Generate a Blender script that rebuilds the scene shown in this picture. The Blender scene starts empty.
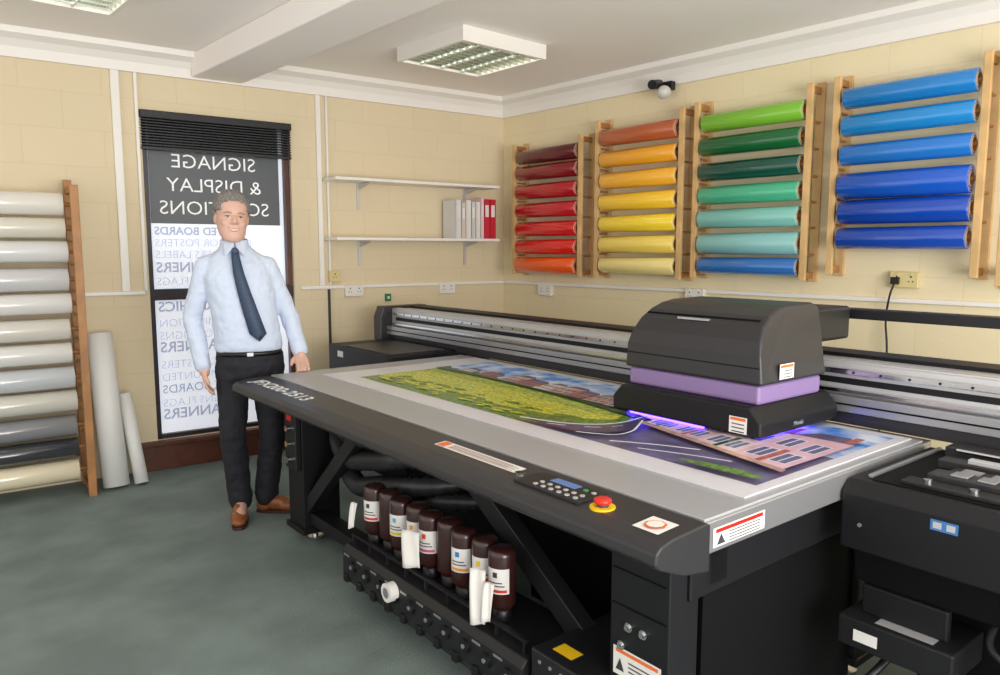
import bpy, bmesh, math, random
from mathutils import Matrix, Vector
random.seed(4)
scene=bpy.context.scene
try: scene.view_settings.view_transform='Standard'
except Exception: pass

# ------------------------------------------------------------------ materials
MATS={}
def mat(name,col,rough=.5,metal=0.,emis=0.,noise=0.,nscale=20.,bump=0.,bscale=60.,spec=None,coat=0.,col2=None):
    if name in MATS: return MATS[name]
    m=bpy.data.materials.new(name); m.use_nodes=True
    nt=m.node_tree; b=nt.nodes['Principled BSDF']
    c=[(x/255.)**2.2 for x in col]+[1]
    b.inputs['Base Color'].default_value=c
    b.inputs['Roughness'].default_value=rough
    b.inputs['Metallic'].default_value=metal
    if spec is not None: b.inputs['Specular IOR Level'].default_value=spec
    if coat: b.inputs['Coat Weight'].default_value=coat
    if emis:
        b.inputs['Emission Color'].default_value=c
        b.inputs['Emission Strength'].default_value=emis
    tc=nt.nodes.new('ShaderNodeTexCoord')
    if noise or col2:
        n=nt.nodes.new('ShaderNodeTexNoise'); n.inputs['Scale'].default_value=nscale; n.inputs['Detail'].default_value=7
        nt.links.new(tc.outputs['Object'],n.inputs['Vector'])
        r=nt.nodes.new('ShaderNodeValToRGB')
        c2=[(x/255.)**2.2 for x in col2]+[1] if col2 else [x*(1-noise) for x in c[:3]]+[1]
        r.color_ramp.elements[0].position=.38; r.color_ramp.elements[1].position=.62
        r.color_ramp.elements[0].color=c2; r.color_ramp.elements[1].color=c
        nt.links.new(n.outputs['Fac'],r.inputs['Fac'])
        nt.links.new(r.outputs['Color'],b.inputs['Base Color'])
    if bump:
        n=nt.nodes.new('ShaderNodeTexNoise'); n.inputs['Scale'].default_value=bscale; n.inputs['Detail'].default_value=4
        nt.links.new(tc.outputs['Object'],n.inputs['Vector'])
        bp=nt.nodes.new('ShaderNodeBump'); bp.inputs['Strength'].default_value=bump; bp.inputs['Distance'].default_value=.01
        nt.links.new(n.outputs['Fac'],bp.inputs['Height']); nt.links.new(bp.outputs['Normal'],b.inputs['Normal'])
    MATS[name]=m
    return m
def wallmat(name,axis,col,colm):
    m=bpy.data.materials.new(name); m.use_nodes=True; nt=m.node_tree; b=nt.nodes['Principled BSDF']
    tc=nt.nodes.new('ShaderNodeTexCoord'); s=nt.nodes.new('ShaderNodeSeparateXYZ'); c=nt.nodes.new('ShaderNodeCombineXYZ')
    nt.links.new(tc.outputs['Object'],s.inputs[0]); nt.links.new(s.outputs[axis],c.inputs[0]); nt.links.new(s.outputs['Z'],c.inputs[1])
    br=nt.nodes.new('ShaderNodeTexBrick'); br.inputs['Scale'].default_value=1
    br.inputs['Brick Width'].default_value=.45; br.inputs['Row Height'].default_value=.225
    br.inputs['Mortar Size'].default_value=.005; br.inputs['Mortar Smooth'].default_value=.9; br.inputs['Bias'].default_value=0
    f=lambda t:[(x/255.)**2.2 for x in t]+[1]
    br.inputs['Color1'].default_value=f(col); br.inputs['Color2'].default_value=f([x*.99 for x in col]); br.inputs['Mortar'].default_value=f(colm)
    nt.links.new(c.outputs[0],br.inputs['Vector']); nt.links.new(br.outputs['Color'],b.inputs['Base Color'])
    n=nt.nodes.new('ShaderNodeTexNoise'); n.inputs['Scale'].default_value=40; nt.links.new(tc.outputs['Object'],n.inputs['Vector'])
    mx=nt.nodes.new('ShaderNodeMath'); mx.operation='MULTIPLY_ADD'; mx.inputs[1].default_value=-.7
    nt.links.new(br.outputs['Fac'],mx.inputs[0]); nt.links.new(n.outputs['Fac'],mx.inputs[2])
    bp=nt.nodes.new('ShaderNodeBump'); bp.inputs['Strength'].default_value=.22; bp.inputs['Distance'].default_value=.005
    nt.links.new(mx.outputs[0],bp.inputs['Height']); nt.links.new(bp.outputs['Normal'],b.inputs['Normal'])
    b.inputs['Roughness'].default_value=.75
    return m
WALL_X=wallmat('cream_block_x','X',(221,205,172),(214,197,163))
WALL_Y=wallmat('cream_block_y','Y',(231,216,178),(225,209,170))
CEIL=mat('ceiling_paint',(248,242,237),.8,bump=.05,bscale=30)
CARPET=mat('carpet',(130,143,139),.95,noise=.24,nscale=2.6,bump=.6,bscale=350,spec=.1)
WHITE=mat('white_gloss',(236,232,225),.4)
WHITEP=mat('white_plastic',(228,226,218),.35)
CREAMP=mat('aged_plastic',(214,196,140),.4)
PINE=mat('pine',(216,176,120),.5,noise=.2,nscale=9)
PINED=mat('pine_dark',(172,120,70),.5,noise=.25,nscale=9)
BROWNW=mat('brown_wood',(92,50,34),.45,noise=.3,nscale=12)
BLACK=mat('black_plastic',(34,34,36),.42,spec=.35)
BLACKM=mat('black_metal',(25,25,28),.5,spec=.35)
DARK=mat('dark_void',(12,12,14),.7,spec=.2)
CHAR=mat('charcoal',(46,45,47),.4,bump=.03,bscale=900)
ALU=mat('aluminium',(170,170,172),.35,metal=.7)
ALUL=mat('brushed_light',(196,196,196),.4,metal=.4)
BEDG=mat('bed_grey',(166,167,169),.35,metal=.2)
PURPLE=mat('purple_band',(132,110,154),.4)
CHROME=mat('chrome',(210,210,210),.15,metal=1)
RED=mat('stop_red',(205,40,30),.35)
YEL=mat('warn_yellow',(235,190,30),.5)
ORANGE=mat('warn_orange',(225,110,50),.5)
LABW=mat('label_white',(226,223,218),.5)
LABB=mat('label_blue',(60,110,170),.5)
INKT=mat('label_ink',(60,60,65),.5)
LCD=mat('lcd',(80,110,160),.3,emis=.3)
BLUEGLOW=mat('uv_lamp_blue',(84,60,255),.3,emis=12)

# ------------------------------------------------------------------ frames
ID=Matrix.Identity(4)
W=Matrix.Translation((4.5,5.02,0))@Matrix.Rotation(math.radians(174),4,'Z')
PR=Matrix.Translation((1.34,1.0,0))@Matrix.Rotation(math.radians(-3),4,'Z')
MAN=Matrix.Translation((1.69,3.97,0))@Matrix.Rotation(math.radians(-22.6),4,'Z')
ORG={}
def tag(o,label,cat,group,kind):
    if label: o['label']=label
    if cat: o['category']=cat
    if group: o['group']=group
    if kind: o['kind']=kind
def link(o): scene.collection.objects.link(o)
def empty(name,F,origin,label,cat,group=None):
    o=bpy.data.objects.new(name,None); o.empty_display_size=.05
    link(o); o.matrix_world=F@Matrix.Translation(origin); ORG[o.name]=Vector(origin); tag(o,label,cat,group,None); return o

def perp(d):
    d=d.normalized(); a=Vector((0,0,1)) if abs(d.z)<.9 else Vector((1,0,0))
    x=d.cross(a).normalized(); return x,d.cross(x).normalized()
def smoothpts(P,n=6):
    P=[Vector(p) for p in P]; out=[]
    for i in range(len(P)-1):
        p0=P[max(i-1,0)];p1=P[i];p2=P[i+1];p3=P[min(i+2,len(P)-1)]
        for k in range(n):
            t=k/n
            out.append(.5*((2*p1)+(p2-p0)*t+(2*p0-5*p1+4*p2-p3)*t*t+(3*p1-p0-3*p2+p3)*t**3))
    out.append(P[-1]); return out
class M:
    def __init__(s): s.v=[];s.f=[];s.m=[];s.mats=[];s.sm=[]
    def mi(s,m):
        if m not in s.mats: s.mats.append(m)
        return s.mats.index(m)
    def add(s,v,f,m,sm=False):
        o=len(s.v); s.v+=[Vector(p) for p in v]; k=s.mi(m)
        for q in f: s.f.append([o+i for i in q]); s.m.append(k); s.sm.append(sm)
        return s
    def box(s,x0,x1,y0,y1,z0,z1,m):
        v=[(x,y,z) for x in (x0,x1) for y in (y0,y1) for z in (z0,z1)]
        f=[(0,1,3,2),(4,6,7,5),(0,4,5,1),(2,3,7,6),(0,2,6,4),(1,5,7,3)]
        return s.add(v,f,m)
    def cyl(s,p0,p1,r0,m,r1=None,seg=20,caps=True,sm=True):
        p0=Vector(p0);p1=Vector(p1); r1=r0 if r1 is None else r1
        x,y=perp(p1-p0); v=[]
        for p,r in ((p0,r0),(p1,r1)):
            v+=[p+x*math.cos(2*math.pi*i/seg)*r+y*math.sin(2*math.pi*i/seg)*r for i in range(seg)]
        s.add(v,[(i,(i+1)%seg,seg+(i+1)%seg,seg+i) for i in range(seg)],m,sm)
        if caps: s.add(v,[tuple(range(seg))[::-1],tuple(range(seg,2*seg))],m)
        return s
    def lathe(s,prof,p0,d,m,seg=24,sm=True):
        p0=Vector(p0); d=Vector(d).normalized(); x,y=perp(d); v=[]
        for r,h in prof: v+=[p0+d*h+x*math.cos(2*math.pi*i/seg)*r+y*math.sin(2*math.pi*i/seg)*r for i in range(seg)]
        f=[(k*seg+i,k*seg+(i+1)%seg,(k+1)*seg+(i+1)%seg,(k+1)*seg+i) for k in range(len(prof)-1) for i in range(seg)]
        return s.add(v,f,m,sm)
    def prism(s,prof,axis,a0,a1,m):
        n=len(prof)
        def P(a,p): return {'x':(a,p[0],p[1]),'y':(p[0],a,p[1]),'z':(p[0],p[1],a)}[axis]
        v=[P(a0,p) for p in prof]+[P(a1,p) for p in prof]
        return s.add(v,[(i,(i+1)%n,n+(i+1)%n,n+i) for i in range(n)]+[tuple(range(n))[::-1],tuple(range(n,2*n))],m)
    def tube(s,pts,r,m,seg=10,n=6,rib=0):
        P=smoothpts(pts,n); v=[];k=len(P)
        up=None
        for i,p in enumerate(P):
            d=(P[min(i+1,k-1)]-P[max(i-1,0)]).normalized()
            if up is None: x,y=perp(d)
            else:
                x=(up-d*up.dot(d)).normalized(); y=d.cross(x)
            up=x
            rr=r*(1+(rib if i%2 else -rib))
            v+=[p+x*math.cos(2*math.pi*j/seg)*rr+y*math.sin(2*math.pi*j/seg)*rr for j in range(seg)]
        f=[(i*seg+j,i*seg+(j+1)%seg,(i+1)*seg+(j+1)%seg,(i+1)*seg+j) for i in range(k-1) for j in range(seg)]
        s.add(v,f+[tuple(range(seg))[::-1],tuple(range((k-1)*seg,k*seg))],m,True); return s
    def ell(s,c,r,m,a=18,b=12,R=None):
        v=[];c=Vector(c)
        for i in range(b+1):
            t=math.pi*i/b
            for j in range(a):
                q=Vector((r[0]*math.sin(t)*math.cos(2*math.pi*j/a),r[1]*math.sin(t)*math.sin(2*math.pi*j/a),r[2]*math.cos(t)))
                if R: q=R@q
                v.append(c+q)
        f=[(i*a+j,(i+1)*a+j,(i+1)*a+(j+1)%a,i*a+(j+1)%a) for i in range(b) for j in range(a)]
        return s.add(v,f,m,True)
    def cap(s,p0,p1,r0,r1,m,seg=16):
        s.cyl(p0,p1,r0,m,r1,seg); s.ell(p0,(r0,)*3,m,14,8); s.ell(p1,(r1,)*3,m,14,8); return s
    def loft(s,secs,m,seg=28,e=2.4):
        v=[]
        for (cx,cy,cz,w,d) in secs:
            for j in range(seg):
                t=2*math.pi*j/seg; c,sn=math.cos(t),math.sin(t)
                v.append((cx+w*math.copysign(abs(c)**(2/e),c),cy+d*math.copysign(abs(sn)**(2/e),sn),cz))
        k=len(secs)
        f=[(i*seg+j,i*seg+(j+1)%seg,(i+1)*seg+(j+1)%seg,(i+1)*seg+j) for i in range(k-1) for j in range(seg)]
        return s.add(v,f+[tuple(range(seg))[::-1],tuple(range((k-1)*seg,k*seg))],m,True)
    def poly(s,pts,m): return s.add(pts,[tuple(range(len(pts)))],m)
    def text(s,txt,size,o,xd,yd,m,align='LEFT',bold=0.,sx=1.,lift=0.):
        cu=bpy.data.curves.new('t','FONT'); cu.body=txt; cu.size=size; cu.align_x=align; cu.offset=bold; cu.resolution_u=3
        ob=bpy.data.objects.new('t',cu); link(ob)
        dg=bpy.context.evaluated_depsgraph_get(); me=bpy.data.meshes.new_from_object(ob.evaluated_get(dg))
        o=Vector(o);xd=Vector(xd);yd=Vector(yd)
        s.add([o+xd*(q.co.x*sx)+yd*q.co.y for q in me.vertices],[tuple(p.vertices) for p in me.polygons],m)
        bpy.data.objects.remove(ob); bpy.data.meshes.remove(me); bpy.data.curves.remove(cu); return s
    def obj(s,name,F=ID,origin=(0,0,0),parent=None,label=None,cat=None,group=None,kind=None,bevel=0.,bseg=2):
        if parent is not None: origin=ORG[parent.name]
        origin=Vector(origin)
        me=bpy.data.meshes.new(name); me.from_pydata([tuple(v-origin) for v in s.v],[],s.f)
        for m in s.mats: me.materials.append(m)
        for p,k,q in zip(me.polygons,s.m,s.sm): p.material_index=k; p.use_smooth=q
        me.update()
        o=bpy.data.objects.new(name,me); link(o)
        if parent is not None: o.parent=parent
        else: o.matrix_world=F@Matrix.Translation(origin)
        ORG[o.name]=origin
        if bevel:
            b=o.modifiers.new('bevel','BEVEL'); b.width=bevel; b.segments=bseg; b.limit_method='ANGLE'; b.angle_limit=math.radians(40)
        tag(o,label,cat,group,kind); return o

# ------------------------------------------------------------------ room
M().box(-2,4.7,-2.5,6.2,-.06,0,CARPET).obj('floor',kind='structure')
M().box(-2,4.7,-2.5,6.2,2.80,2.9,CEIL).obj('ceiling',kind='structure')
M().box(4.5,4.62,-2.5,5.2,0,2.80,WALL_Y).obj('wall_right',kind='structure',origin=(4.5,0,0))
s0,s1,z0,z1=1.93,2.93,.2,2.40
m=M(); m.box(-.05,s0,-.14,0,0,2.8,WALL_X).box(s1,6.6,-.14,0,0,2.8,WALL_X).box(s0,s1,-.14,0,z1,2.8,WALL_X).box(s0,s1,-.14,0,0,z0,WALL_X)
m.obj('wall_left',W,kind='structure')
corn=[(0,2.64),(.03,2.64),(.035,2.70),(.06,2.74),(.11,2.765),(.115,2.80),(0,2.80)]
M().prism(corn,'x',0,6.5,WHITE).obj('trim_1',W,kind='structure')
M().prism([(4.5-a,b) for a,b in corn],'y',-2.5,4.98,WHITE).obj('trim_2',kind='structure')
M().box(1.90,2.24,-2.5,5.25,2.65,2.80,CEIL).obj('trim_3',kind='structure',origin=(2,2,2.65),bevel=.01)
M().box(0,1.88,0,.022,1.205,1.23,WHITE).box(2.96,6.5,0,.022,1.205,1.23,WHITE).obj('trim_4',W,kind='structure',bevel=.004)
M().box(4.478,4.5,-2.5,5.0,1.205,1.23,WHITE).obj('trim_5',kind='structure',bevel=.004)
for k,(a,b) in enumerate(((3.05,3.10),(2.945,2.965),(1.70,1.735),(1.645,1.66))):
    M().box(a,b,0,.025,1.23,2.64,WHITE).obj('trim_%d'%(6+k),W,kind='structure',bevel=.004)
M().box(1.655,1.67,0,.02,.6,1.2,mat('lead',(60,55,50),.5)).obj('trim_10',W,kind='structure')
M().box(1.9,3.08,0,.035,0,.17,BROWNW).box(1.88,3.1,0,.06,.17,.2,BROWNW).obj('baseboard_left',W,kind='structure',bevel=.005)
# window
FR=mat('window_frame_dark',(40,34,36),.4)
GL=mat('backlit_film',(226,231,241),.5,emis=.5)  # emission stands in for daylight passing through the film
GLD=mat('backlit_film_dark',(80,84,88),.4,emis=.12)
m=M()
m.box(s0,s0+.035,-.11,-.03,z0,z1,BROWNW).box(s1-.035,s1,-.11,-.03,z0,z1,FR).box(s0,s1,-.11,-.03,z1-.04,z1,FR).box(s0,s1,-.11,-.03,z0,z0+.03,FR).box(s0,s1,-.11,-.025,1.16,1.235,FR)
m.box(s0,s1,-.10,-.09,z0,z1,mat('outdoor_glow',(225,235,245),.3,emis=.4))
m.obj('window_1',W,kind='structure',bevel=.003)
WT=mat('vinyl_white',(232,232,232),.5,emis=.3)  # lettering emits too, imitating daylight through the vinyl
LB=mat('vinyl_pale_blue',(192,196,218),.5,emis=.38)
LG=mat('vinyl_slate',(170,176,200),.5,emis=.33)
g=empty('window_sign',W,(2.4,-.06,1.24),'dark and white mirrored lettering panel on upper window glass','sign')
M().box(2.0,2.885,-.075,-.07,1.68,2.36,GLD).obj('dark_panel',parent=g)
M().box(2.0,2.885,-.075,-.07,1.24,1.68,GL).obj('white_panel',parent=g)
for t,z,sz in (('SIGNAGE',2.06,.132),('& DISPLAY',1.90,.132),('SOLUTIONS',1.745,.132)):
    M().text(t,sz,(2.455,-.068,z),(1,0,0),(0,0,1),WT,'CENTER',sx=1.06,bold=-.0006).obj('lettering',parent=g,label='white mirrored lettering')
for t,z,sz,c,b in (('PRINTED BOARDS',1.605,.076,LG,.002),('EXTERIOR POSTERS',1.525,.074,LB,0),('STICKERS LABELS',1.445,.074,LB,0),('BANNERS',1.35,.096,LG,.002),('HANGING FLAGS',1.262,.074,LB,0)):
    M().text(t,sz,(2.87,-.068,z),(1,0,0),(0,0,1),c,'RIGHT',bold=b).obj('lettering',parent=g,label='pale blue mirrored lettering')
g=empty('window_sign',W,(2.4,-.06,.23),'white panel with pale blue mirrored lettering on lower window glass','sign')
M().box(1.97,2.885,-.075,-.07,.23,1.16,GL).obj('white_panel',parent=g)
z=1.08
for t,sz,c,b in (('GRAPHICS',.096,LG,.002),('ILLUMINATION',.078,LB,0),('NEON SIGNS',.078,LB,0),('BANNERS',.102,LG,.002),('WALL POSTERS',.078,LB,0),('MOUNTED',.078,LB,0),('FOAMEX BOARDS',.084,LG,.001),('SIGNS FLAGS',.078,LB,0),('BANNERS',.102,LG,.002)):
    M().text(t,sz,(2.87,-.068,z),(1,0,0),(0,0,1),c,'RIGHT',bold=b).obj('lettering',parent=g); z-=sz*1.12
# blind
g=empty('venetian_blind',W,(2.42,.02,2.16),'raised black venetian blind over the tall window','blind')
BL=mat('blind_black',(24,25,28),.45)
M().box(1.93,2.94,-.02,.04,2.36,2.41,BL).obj('headrail',parent=g,bevel=.004)
m=M()
for i in range(10):
    zz=2.182+i*.018
    m.prism([(-.02,zz),(.035,zz-.004+.006),(.035,zz+.008),(-.02,zz+.004)],'x',1.935,2.935,BL)
m.box(1.935,2.935,-.015,.035,2.158,2.175,BL); m.obj('slats',parent=g)
M().tube([(1.96,.03,2.36),(1.955,.03,1.9),(1.96,.03,1.45)],.003,BL,6).obj('pull_cord',parent=g)

# ------------------------------------------------------------------ ceiling lights
TUBE=mat('fluorescent_tube',(255,252,240),.4,emis=5.)
LOUV=mat('louvre_silver',(190,195,185),.22,metal=.9)
def ceiling_light(x0,x1,y0,y1,lab):
    g=empty('ceiling_light',ID,((x0+x1)/2,(y0+y1)/2,2.8),lab,'ceiling light')
    m=M(); z0,z1=2.71,2.799; w=.022
    m.box(x0,x1,y0,y0+w,z0,z1,WHITE).box(x0,x1,y1-w,y1,z0,z1,WHITE).box(x0,x0+w,y0+w,y1-w,z0,z1,WHITE).box(x1-w,x1,y0+w,y1-w,z0,z1,WHITE).box(x0+w,x1-w,y0+w,y1-w,z1-.01,z1,WHITE)
    m.obj('housing',parent=g)
    m=M(); n=4
    for i in range(1,n):
        x=x0+(x1-x0)*i/n
        m.prism([(x-.012,z0+.035),(x-.003,z0+.003),(x+.003,z0+.003),(x+.012,z0+.035)],'y',y0+w,y1-w,LOUV)
    for i in range(1,11):
        y=y0+(y1-y0)*i/11
        v=[(y-.006,z0+.035),(y-.002,z0+.005),(y+.002,z0+.005),(y+.006,z0+.035)]
        m.prism(v,'x',x0+w,x1-w,LOUV)
    m.obj('louvre',parent=g)
    for i in range(4):
        x=x0+(x1-x0)*(i+.5)/4
        M().cyl((x,y0+.05,2.768),(x,y1-.05,2.768),.013,TUBE,seg=10).obj('tube',parent=g)
ceiling_light(2.84,3.52,3.52,4.20,'square white fluorescent fitting with silver louvre on the ceiling')
ceiling_light(.42,1.2,3.55,4.40,'square white fluorescent fitting beside the ceiling beam')

# ------------------------------------------------------------------ rolls
CORE=mat('cardboard',(176,140,98),.7)
EDGE=mat('roll_edge',(225,220,212),.6)
def roll(F,a,b,r,col,label,group,name='vinyl_roll',rough=.16):
    a=Vector(a);b=Vector(b); L=(b-a).length; d=(b-a).normalized()
    cm=mat('film_%d_%d_%d'%col,col,rough,coat=.7)
    rc=min(.04,r*.7)
    m=M(); m.lathe([(rc,0),(r*.97,0),(r,.003),(r,L-.003),(r*.97,L),(rc,L)],a,d,cm,28)
    x,y=perp(d)
    for h in (0,L):
        sg=-1 if h==0 else 1
        for k in range(2):
            rr=rc+(r-rc)*(.35+.35*k); m.lathe([(rr,h+sg*.0008),(rr+.002,h+sg*.0008)],a,d,EDGE,24)
    o=m.obj(name,F,a,label=label,cat='vinyl roll' if name=='vinyl_roll' else 'roll',group=group)
    m=M(); m.lathe([(rc-.004,-.004),(rc,-.004),(rc,L+.004),(rc-.004,L+.004),(rc-.004,-.004)],a,d,CORE,20)
    m.obj('cardboard_core',parent=o)
    return o
RX=4.38
def rack_wall(y0,y1,zt,zb,rolls,dy,hue):
    k=RX/4.3; y0*=k; y1*=k
    zk=lambda z:1.5+(z-1.5)*k
    zt=zk(zt); zb=zk(zb)
    g=empty('roll_rack',ID,(4.5,(y0+y1)/2,zb),'pine wall rack holding %s vinyl rolls'%hue,'rack')
    for ya,yb in ((y0-.056,y0-.018),(y1+.018,y1+.056)):
        m=M(); m.box(RX-.035,RX-.01,ya,yb,zb,zt,PINE).box(4.478,4.499,ya-.008,yb+.008,zb-.01,zt+.02,PINE)
        m.box(RX-.01,4.478,ya+.01,yb-.01,zt-.05,zt-.01,PINED).box(RX-.01,4.478,ya+.01,yb-.01,zb+.01,zb+.05,PINED)
        for (c,z,r) in rolls[:-1]:
            m.cyl((RX-.01,(ya+yb)/2,zk(z)-.07),(4.478,(ya+yb)/2,zk(z)-.07),.009,PINED,seg=8)
        m.obj('side_frame',parent=g,bevel=.003)
    for (c,z,r) in rolls:
        M().cyl((RX,y0-.03,zk(z)),(RX,y1+.03,zk(z)),.012,PINED,seg=10).obj('dowel',parent=g)
    for (c,z,r) in rolls:
        d_=random.uniform(-.006,.006)
        roll(ID,(RX,y0+.006+d_,zk(z)),(RX,y1-.006+d_,zk(z)),r*1.20,c[0],'%s vinyl roll on a pine wall rack'%c[1],'%s vinyl rolls on pine rack'%hue)
rack_wall(3.94,4.60,2.36,1.30,[(((92,24,30),'dark maroon'),2.25,.05),(((130,22,30),'deep burgundy'),2.12,.05),(((172,24,32),'crimson'),1.97,.052),(((188,30,40),'cherry red'),1.82,.05),(((208,36,36),'bright red'),1.67,.05),(((214,38,30),'scarlet'),1.525,.05),(((236,92,30),'orange'),1.38,.055)],0,"red")
rack_wall(3.04,3.70,2.44,1.30,[(((182,92,54),'rust orange'),2.31,.052),(((240,166,44),'amber'),2.155,.05),(((246,180,54),'golden yellow'),2.0,.05),(((248,200,54),'sunflower yellow'),1.845,.052),(((250,216,60),'bright yellow'),1.69,.05),(((244,214,100),'lemon yellow'),1.54,.052),(((238,218,140),'pale cream yellow'),1.39,.05)],0,"yellow and orange")
rack_wall(2.17,2.85,2.45,1.32,[(((124,186,56),'lime green'),2.31,.05),(((26,98,54),'dark green'),2.16,.05),(((24,78,66),'dark teal green'),2.0,.05),(((74,176,136),'mint green'),1.85,.05),(((126,190,180),'pale turquoise'),1.70,.052),(((136,192,190),'pale aqua'),1.54,.058),(((50,110,184),'mid blue'),1.40,.046)],0,"green and turquoise")
rack_wall(1.28,1.94,2.46,1.36,[(((30,122,194),'cyan blue'),2.335,.050),(((34,134,204),'sky blue'),2.185,.05),(((38,116,200),'azure blue'),2.025,.05),(((26,86,190),'royal blue'),1.855,.062),(((22,70,170),'cobalt blue'),1.71,.058),(((32,74,172),'deep blue'),1.565,.052)],0,"blue")
g=empty('roll_rack',ID,(4.5,1.1,1.3),'pine upright of a wall rack beside the blue rolls','rack')
M().box(4.33,4.355,1.12,1.165,1.32,2.48,PINE).box(4.478,4.499,1.10,1.175,1.3,2.5,PINE).box(4.355,4.478,1.125,1.16,2.4,2.45,PINED).box(4.355,4.478,1.125,1.16,1.36,1.41,PINED).obj('side_frame',parent=g,bevel=.003)

g=empty('roll_rack',W,(3.9,.2,0),'tall pine floor rack holding white and grey rolls','rack')
lr=[(1.77,(226,222,212),.068,'white'),(1.63,(214,210,194),.062,'ivory'),(1.49,(216,216,214),.066,'white'),(1.325,(200,200,200),.07,'pearl white'),(1.18,(218,216,212),.064,'white'),(1.025,(210,206,196),.066,'off-white'),(.88,(218,216,210),.064,'white'),(.73,(192,196,198),.068,'silver grey'),(.585,(202,200,188),.066,'pale cream'),(.43,(128,130,132),.066,'mid grey'),(.29,(58,60,64),.062,'near-black'),(.15,(222,212,182),.066,'cream')]
for sa,sb in ((3.36,3.405),(4.62,4.665)):
    m=M(); m.box(sa,sb,.05,.085,0,1.93,PINED).box(sa,sb,.355,.39,0,1.88,PINED)
    for z in (1.84,.02): m.box(sa+.005,sb-.005,.085,.355,z,z+.035,PINED)
    for q in lr: m.cyl(((sa+sb)/2,.085,q[0]-.075),((sa+sb)/2,.355,q[0]-.075),.01,PINE,seg=8)
    m.obj('side_frame',parent=g,bevel=.003)
for q in lr:
    M().cyl((3.37,.25,q[0]),(4.65,.25,q[0]),.014,PINED,seg=10).obj('dowel',parent=g)
for q in lr:
    roll(W,(3.42+random.uniform(0,.02),.25,q[0]),(4.60,.25,q[0]),q[2],q[1],'%s vinyl roll on the tall pine floor rack'%q[3],'white and grey rolls on floor rack')
def leanroll(p,q,r,lab):
    p=Vector(p);q=Vector(q);d=(q-p).normalized(); L=(q-p).length
    m=M(); m.lathe([(.03,.0),(r,0),(r,L),(r*.75,L+.0),(r*.7,L-.02),(.02,L-.05)],p,d,mat('paper_roll',(228,228,224),.5),28)
    o=m.obj('paper_roll',ID,p,label=lab,cat='roll')
    M().lathe([(.02,L-.04),(.028,L-.002),(.02,L-.002)],p,d,CORE,16).obj('cardboard_core',parent=o)
leanroll((1.248,5.07,.014),(1.24,5.25,.97),.076,'tall white rolled sheet standing against the wall')
leanroll((1.39,5.04,.01),(1.36,5.22,.57),.042,'short thin white roll leaning beside a taller roll')

# ------------------------------------------------------------------ shelves & binders
for z,lab in ((2.035,'upper white wall shelf on metal brackets'),(1.595,'lower white wall shelf carrying binders')):
    g=empty('wall_shelf',W,(.95,.01,z-.02),lab,'shelf')
    M().box(.22,1.69,.012,.25,z-.022,z,WHITE).obj('board',parent=g,bevel=.003)
    for s in (.42,1.4):
        m=M(); m.box(s-.012,s+.012,.0,.012,z-.22,z+.0,ALUL); m.prism([(.0,z-.024),(.22,z-.024),(.22,z-.032),(.0,z-.075)],'x',s-.004,s+.004,ALUL)
        m.obj('bracket',parent=g)
bs=.255
def book(s,w,h,d,col,lab,grp):
    c=mat('book_%d_%d_%d'%col,col,.5)
    g=empty('binder',W,(s+w/2,.1,1.596),lab,'binder',grp)
    m=M(); m.box(s,s+.003,.24-d,.24,1.596,1.596+h,c).box(s+w-.003,s+w,.24-d,.24,1.596,1.596+h,c).box(s,s+w,.237,.24,1.596,1.596+h,c); m.obj('cover',parent=g)
    M().box(s+.004,s+w-.004,.245-d,.236,1.6,1.59+h,LABW).obj('pages',parent=g)
    M().box(s+w*.2,s+w*.8,.2402,.2408,1.596+h*.55,1.596+h*.85,LABW).obj('spine_label',parent=g)
for w,h,col,lab in ((.058,.325,(190,34,50),'red binder on the lower shelf'),(.055,.325,(196,40,56),'red binder on the lower shelf'),(.03,.33,(236,196,200),'pink and white catalogue on the lower shelf'),(.045,.30,(222,220,216),'white binder on the lower shelf'),(.04,.30,(196,202,196),'pale grey binder on the lower shelf'),(.05,.31,(222,220,214),'white binder on the lower shelf'),(.04,.29,(204,196,180),'cream binder on the lower shelf'),(.05,.31,(216,216,216),'white binder on the lower shelf')):
    book(bs,w,h,.2,col,lab,'binders on the lower shelf'); bs+=w+.004

# ------------------------------------------------------------------ sockets etc
def socket(F,o,wd,nm='wall_socket',colm=WHITEP,lab='white double wall socket on the painted block wall',ax='W',double=True):
    x,y,z=o; h=.088
    g=empty(nm,F,o,lab,'socket')
    def B(a0,a1,b0,b1,d0,d1,m,M_):
        if ax=='W': M_.box(x+a0,x+a1,d0,d1,z+b0,z+b1,m)
        else: M_.box(4.5-d1,4.5-d0,y+a0,y+a1,z+b0,z+b1,m)
    m=M(); B(-wd/2,wd/2,-h/2,h/2,0,.035,colm,m); m.obj('back_box',parent=g,bevel=.004)
    m=M()
    for c in ((-wd/4,wd/4) if double else (0,)):
        B(c-.004,c+.004,.012,.022,.035,.0358,DARK,m); B(c-.014,c-.007,-.012,-.006,.035,.0358,DARK,m); B(c+.007,c+.014,-.012,-.006,.035,.0358,DARK,m)
    m.obj('pin_holes',parent=g)
    for c in ((-wd/4,wd/4) if double else (0,)):
        m=M(); B(c-.007,c+.007,.024,.038,.035,.040,colm,m); m.obj('switch',parent=g,bevel=.001)
socket(W,(1.46,0,1.185),.15); socket(W,(.61,0,1.18),.15)
socket(W,(1.62,0,1.30),.09,'junction_box',CREAMP,'cream junction box on the wall trunking',double=False)
socket(ID,(4.5,4.47,1.165),.15,ax='X'); socket(ID,(4.5,3.0,1.19),.15,ax='X')
socket(ID,(4.5,1.64,1.335),.15,ax='X',colm=CREAMP,lab='yellowed double wall socket with a black plug cable')
g=empty('thermostat',W,(1.16,0,1.10),'small dark green sensor on the wall','sensor')
GR=mat('green_plastic',(40,110,70),.5)
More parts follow.
